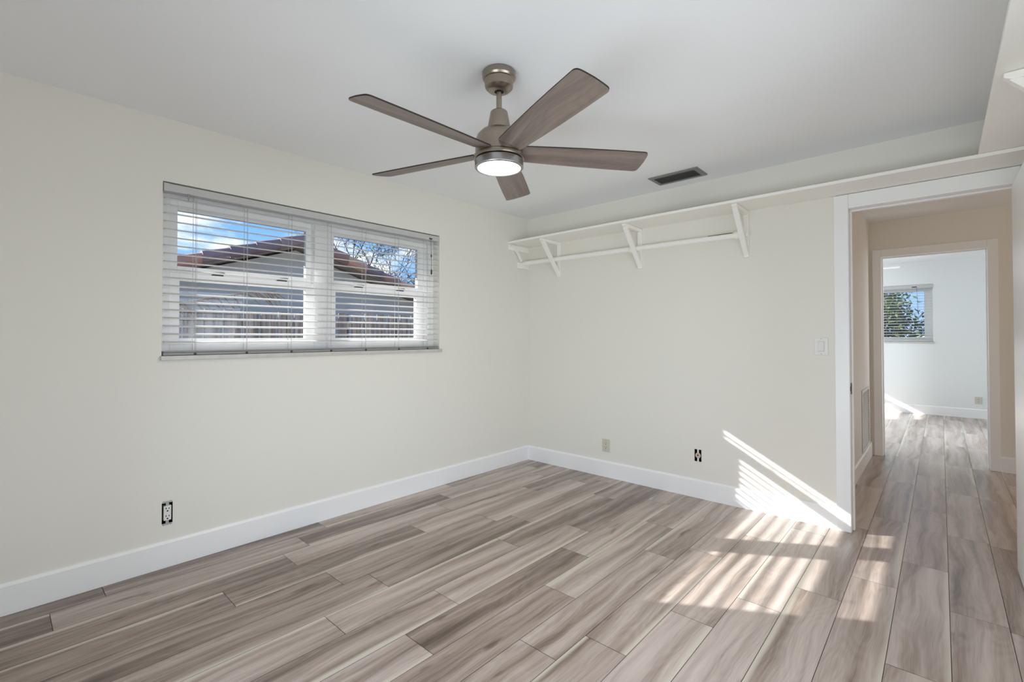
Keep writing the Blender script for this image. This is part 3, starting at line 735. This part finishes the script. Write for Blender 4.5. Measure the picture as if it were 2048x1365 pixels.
def receptacle_holes(P, dz):
    """the three slots of one US socket; P(u,w,d) maps plate coords to world"""
    mb = MB()
    for du, h in ((-0.0065, 0.008), (0.0065, 0.0065)):
        a = P(du - 0.0018, dz + 0.004 - h / 2 + .002, 0); b = P(du + 0.0018, dz + 0.004 + h / 2 + .002, 0.0004)
        mb.box(a[0], b[0], a[1], b[1], a[2], b[2])
    a = P(-0.0032, dz - 0.0110, 0); b = P(0.0032, dz - 0.0050, 0.0004); mb.box(a[0], b[0], a[1], b[1], a[2], b[2])
    return mb
def outlet(label, cx, y, cz, w=0.076, h=0.116):
    o = thing('wall_outlet', label, 'outlet', (cx, y, cz), 'covered wall outlets')
    mb = MB(); mb.box(cx - w / 2, cx + w / 2, y - 0.006, y - 0.0003, cz - h / 2, cz + h / 2); obj('outlet_plate', mb, OUTLETP, o, bevel=0.003)
    mb = MB(); mb.box(cx - 0.017, cx + 0.017, y - 0.0078, y - 0.0055, cz - 0.0345, cz + 0.0345); r = obj('receptacle', mb, OUTLETP, o, bevel=0.001)
    for dz in (0.0195, -0.0195): obj('plug_slots', receptacle_holes(lambda u, q, dd: (cx + u, y - 0.0077 - dd, cz + q), dz), BLACK, r)
    for z in (cz - 0.048, cz + 0.048):
        mb = MB(); mb.disc((cx, y - 0.0055, z), (0, -1, 0), 0.0026, 0.001, 12); obj('screw', mb, RAILEDGE, o)
outlet('white covered outlet low under the long shelf', 0.9095, 0.0, 0.277)
outlet('white covered outlet low on the far room end wall', 3.53, EY, 0.272, 0.08, 0.108)

ex = thing('wall_outlet', 'bare outlet without cover plate low under the wide window', 'outlet', (0, -3.026, 0.289))
mb = MB()
ya, yb, za, zb = -3.0505, -3.0015, 0.233, 0.345
mb.box(-0.06, -0.056, ya, yb, za, zb); mb.box(-0.056, -0.001, ya, ya + .002, za, zb); mb.box(-0.056, -0.001, yb - .002, yb, za, zb); mb.box(-0.056, -0.001, ya + .002, yb - .002, za, za + .002); mb.box(-0.056, -0.001, ya + .002, yb - .002, zb - .002, zb)
obj('electrical_box', mb, BLACK, ex)
mb = MB(); mb.box(-0.03, 0.005, -3.0425, -3.0085, 0.2505, 0.3285); r = obj('receptacle', mb, DEVICE, ex, bevel=0.0015)
for dz in (0.020, -0.021):
    mb = MB(); zc = 0.289 + dz
    for dy, h in ((-0.0065, 0.009), (0.0065, 0.007)): mb.box(0.0048, 0.0054, -3.0255 + dy - 0.0019, -3.0255 + dy + 0.0019, zc + 0.002, zc + 0.002 + h)
    mb.box(0.0048, 0.0054, -3.0255 - 0.0036, -3.0255 + 0.0036, zc - 0.0115, zc - 0.0045)
    obj('plug_slots', mb, BLACK, r)
for za, zb, zc in ((0.3285, 0.353, 0.349), (0.225, 0.2505, 0.229)):
    mb = MB(); mb.box(-0.001, 0.0022, -3.033, -3.019, za, zb); mb.box(-0.0005, 0.0018, -3.044, -3.008, zc - 0.002, zc + 0.002)
    for dy in (-0.016, 0.016): mb.tube([(0.0003, -3.026 + dy, zc), (0.0022, -3.026 + dy, zc)], 0.006, 12)
    obj('mounting_strap', mb, STEEL, ex, label='bare steel mounting strap')

cx = thing('coaxial_jack', 'bare cable jack in an open black wall box', 'cable jack', (1.721, 0, 0.325))
mb = MB(); xa, xb, za, zb = 1.6945, 1.7475, 0.278, 0.371
mb.box(xa, xb, 0.05, 0.053, za, zb); mb.box(xa, xa + .002, 0.001, 0.05, za, zb); mb.box(xb - .002, xb, 0.001, 0.05, za, zb); mb.box(xa + .002, xb - .002, 0.001, 0.05, za, za + .002); mb.box(xa + .002, xb - .002, 0.001, 0.05, zb - .002, zb)
obj('electrical_box', mb, BLACK, cx)
for za, zb in ((0.344, 0.376), (0.272, 0.306)):
    mb = MB(); mb.box(1.7155, 1.7285, -0.002, 0.001, za, zb); obj('mounting_strap', mb, DEVICE, cx, bevel=0.001)
mb = MB(); mb.disc((1.722, 0.001, 0.325), (0, -1, 0), 0.021, 0.004, 24); dsk = obj('jack_plate', mb, BRASS, cx, bevel=0.001, label='pinkish round jack plate')
mb = MB(); mb.disc((1.722, -0.0025, 0.327), (0, -1, 0), 0.0055, 0.006, 12); obj('connector', mb, DARK, dsk)

gr = thing('return_air_grille', 'tall white louvered return air grille low in the hall', 'air grille', (HX, 2.07, 0.44))
mb = MB(); ring(mb, HX + 0.0004, HX + 0.008, 1.785, 2.36, 0.15, 0.735, 0.028); obj('grille_frame', mb, GRILLE, gr, bevel=0.002)
mb = MB()
for i in range(26):
    z = 0.182 + i * 0.0202
    mb.prism([(HX - 0.012, z + 0.012), (HX + 0.004, z), (HX + 0.0055, z + 0.0015), (HX - 0.0105, z + 0.0135)], 'y', 1.813, 2.332)
obj('louvers', mb, GRILLE, gr)
mb = MB(); mb.box(HX - 0.06, HX - 0.05, 1.802, 2.338, 0.172, 0.713); obj('duct_backing', mb, VENTK, gr)

# ------------------------------------------------------------------ outside the bedroom window
mb = MB(); mb.quad((-60, -60, -0.25), (60, -60, -0.25), (60, 60, -0.25), (-60, 60, -0.25))
o = obj('ground', mb, GROUND); tag(o, 'sandy grass ground outside the house', 'ground', kind='structure')

def neighbour():
    X, XR = -6.0, -5.65; ay, az = 0.205, 2.92; sl, sr_ = 0.334, 0.318
    r = thing('neighbour_house', 'grey stucco gable house with terracotta tile edge beyond the fence', 'house', (X, ay, -0.25))
    yl, yr = -6.6, 4.7
    mb = MB(); mb.prism([(yl, -0.25), (yr, -0.25), (yr, az - 0.02 - sr_ * (yr - ay)), (ay, az - 0.02), (yl, az - 0.02 - sl * (ay - yl))], 'x', X - 7, X); obj('gable_wall', mb, STUCCO, r)
    rng = random.Random(5)
    pal = [lin(172, 122, 106), lin(140, 104, 98), lin(112, 94, 100), lin(182, 138, 120), lin(124, 104, 106)]
    for side, s, L in ((-1, sl, 7.4), (1, sr_, 4.9)):
        bm = bmesh.new(); cl = bm.loops.layers.float_color.new('tone')
        n = int(L / 0.40)
        for i in range(n):
            d0, d1 = i * 0.40 - 0.02, (i + 1) * 0.40 + 0.05
            c = pal[rng.randrange(len(pal))]
            R0_, R1_ = 0.108, 0.126; seg = 12
            def ringv(dd, R, lift):
                y = ay + side * dd; zb = az - s * dd + 0.12 + lift
                return [bm.verts.new((XR + R * math.cos(2 * math.pi * k / seg), y, zb + R * math.sin(2 * math.pi * k / seg))) for k in range(seg)]
            a, b = ringv(d0, R0_, 0), ringv(d1, R1_, 0.018)
            fs = [bm.faces.new([a[k], a[(k + 1) % seg], b[(k + 1) % seg], b[k]]) for k in range(seg)] + [bm.faces.new(a), bm.faces.new(b[::-1])]
            for f in fs:
                for lp in f.loops: lp[cl] = c
        p0 = (ay, az + 0.10); p1 = (ay + side * L, az - s * L + 0.10)
        vs = [bm.verts.new(q) for q in ((XR, p0[0], p0[1]), (X - 7, p0[0], p0[1]), (X - 7, p1[0], p1[1]), (XR, p1[0], p1[1]))]
        f = bm.faces.new(vs)
        for lp in f.loops: lp[cl] = pal[1]
        bmesh.ops.translate(bm, verts=bm.verts[:], vec=-Vector(r.location))
        me = bpy.data.meshes.new('roof_slope'); bm.to_mesh(me); bm.free(); me.materials.append(TILE)
        q = bpy.data.objects.new('roof_slope', me); COL.objects.link(q); q.parent = r
        q['label'] = 'terracotta barrel tile roof slope'
        mb = MB(); mb.prism([(ay, az + 0.08), (ay + side * L, az - s * L + 0.08), (ay + side * L, az - s * L + 0.02), (ay, az + 0.02)], 'x', X - 0.5, XR + 0.05); obj('rake_soffit', mb, SOFFIT, r, label='shaded brown rake soffit')
neighbour()

def fence():
    X = -2.6
    r = thing('board_fence', 'weathered grey board fence outside the wide window', 'fence', (X, -1, -0.25))
    rng = random.Random(2)
    mb = MB(); y = -7.0
    while y < 4.0:
        w = 0.098; t = rng.uniform(-.02, .012)
        mb.box(X + 0.02, X + 0.038, y, y + w, -0.25, 1.545 + t)
        y += 0.185
    obj('front_boards', mb, FENCE, r)
    mb = MB(); y = -7.0 + 0.098
    while y < 4.0:
        t = rng.uniform(-.03, .01)
        mb.box(X - 0.062, X - 0.044, y - 0.012, y + 0.098 - 0.012, -0.25, 1.535 + t)
        y += 0.185
    obj('back_boards', mb, FENCE, r)
    for z in (0.1, 0.75, 1.36):
        mb = MB(); mb.box(X - 0.044, X + 0.02, -7, 4, z, z + 0.06); obj('fence_rail', mb, FENCE, r)
fence()

def frond():
    rng = random.Random(8); mb = MB()
    X = -2.50
    spine = [(X, -2.95, 1.40), (X, -2.6, 1.53), (X + .01, -2.2, 1.64), (X + .02, -1.75, 1.74), (X + .03, -1.52, 1.765)]
    mb.tube(spine, [.016, .014, .011, .008, .004], 8)
    for i in range(34):
        t = i / 34 * 3.98; k = int(t); f = t - k
        p = Vector(spine[k]).lerp(Vector(spine[k + 1]), f)
        dl = rng.uniform(.14, .30); dr = Vector((rng.uniform(-.03, .06), rng.uniform(.2, .9), rng.uniform(-.75, .05))).normalized()
        q = p + dr * dl; mid = (p + q) / 2 + Vector((0, 0, .02))
        mb.tube([p, mid, q], [.004, .009, .002], 5)
    o = obj('palm_frond', mb, DRY); tag(o, 'dry brown palm frond hanging over the board fence', 'palm frond')
frond()

def tree(name, label, base, height, spread, seed, leafy, leafm, depth=5, leaf=0.05, nl=900, lean=Vector((0, 0, 1)), twig=0.03):
    rng = random.Random(seed); r = thing(name, label, 'tree', base)
    mb = MB(); ends = []
    def grow(p, d, L, R, k):
        n = 4; pts = [p]; dd = d.copy()
        for i in range(n):
            dd = (dd + Vector((rng.uniform(-1, 1), rng.uniform(-1, 1), rng.uniform(-.6, .8))) * 0.16).normalized()
            pts.append(pts[-1] + dd * L / n)
        mb.tube(pts, [R * (1 - .38 * i / n) for i in range(n + 1)], 6 if k < 3 else 4)
        if k <= 2: ends.extend(pts[1:])
        if k == 0: return
        for c in range(3 if k > 1 else 2):
            a = Vector((rng.uniform(-1, 1), rng.uniform(-1, 1), rng.uniform(-.25, .8))).normalized()
            nd = (dd * 0.75 + a * spread).normalized(); at = pts[-1] if c == 0 else pts[rng.randint(2, n)]
            grow(at, nd, L * rng.uniform(.62, .82), max(R * .55, 0.005), k - 1)
    grow(Vector(base), lean, height * .34, height * twig, depth)
    obj('trunk_and_branches', mb, BARK, r, smooth=50)
    mb = MB()
    for i in range(nl):
        p = rng.choice(ends) + Vector((rng.gauss(0, 1), rng.gauss(0, 1), rng.gauss(0, 1))) * (0.09 if not leafy else 0.2)
        a = Vector((rng.uniform(-1, 1), rng.uniform(-1, 1), rng.uniform(-1, 1))).normalized(); b = a.orthogonal().normalized()
        s = leaf * rng.uniform(.6, 1.3)
        mb.quad(p - a * s, p + b * s * .45, p + a * s, p - b * s * .45)
    obj('foliage', mb, leafm, r)
    return r
tree('bare_tree', 'mostly bare branched tree with few green leaves beyond the neighbouring roof', (-11.0, 7.6, -0.25), 7.4, 1.0, 4, False, LEAF, depth=7, leaf=0.05, nl=420, lean=Vector((0.05, -0.35, 1)).normalized(), twig=0.014)

# outside the far room window
def shrub():
    rng = random.Random(9); base = Vector((2.0, 9.2, -0.25))
    r = thing('leafy_tree', 'dense olive-green tree outside the far room window', 'tree', base)
    mb = MB(); mb.tube([base, base + Vector((.05, 0, .9)), base + Vector((-.05, .05, 2.3))], [.09, .07, .04], 8)
    tips = []
    for i in range(46):
        a = base + Vector((0, 0, rng.uniform(1.0, 2.3))); d = Vector((rng.uniform(-1, 1), rng.uniform(-1, 1), rng.uniform(-.1, 1.1))).normalized()
        L = rng.uniform(.45, 1.0); m = a + d * L * .5 + Vector((0, 0, .06)); b = a + d * L
        mb.tube([a, m, b], [.022, .014, .005], 5); tips += [m, b, b]
    obj('trunk_and_branches', mb, BARK, r, smooth=50)
    mb = MB()
    for i in range(9000):
        p = rng.choice(tips) + Vector((rng.gauss(0, .13), rng.gauss(0, .13), rng.gauss(0, .13)))
        a = Vector((rng.uniform(-1, 1), rng.uniform(-1, 1), rng.uniform(-1, 1))).normalized(); b = a.orthogonal().normalized(); q = .05 * rng.uniform(.5, 1.3)
        mb.quad(p - a * q, p + b * q * .45, p + a * q, p - b * q * .45)
    obj('foliage', mb, LEAF2, r)
shrub()
mb = MB(); mb.box(-6, 9, 13.0, 13.1, -0.25, 1.25)
o = obj('garden_wall', mb, STUCCO); tag(o, 'pale garden wall beyond the olive-green tree', 'garden wall')
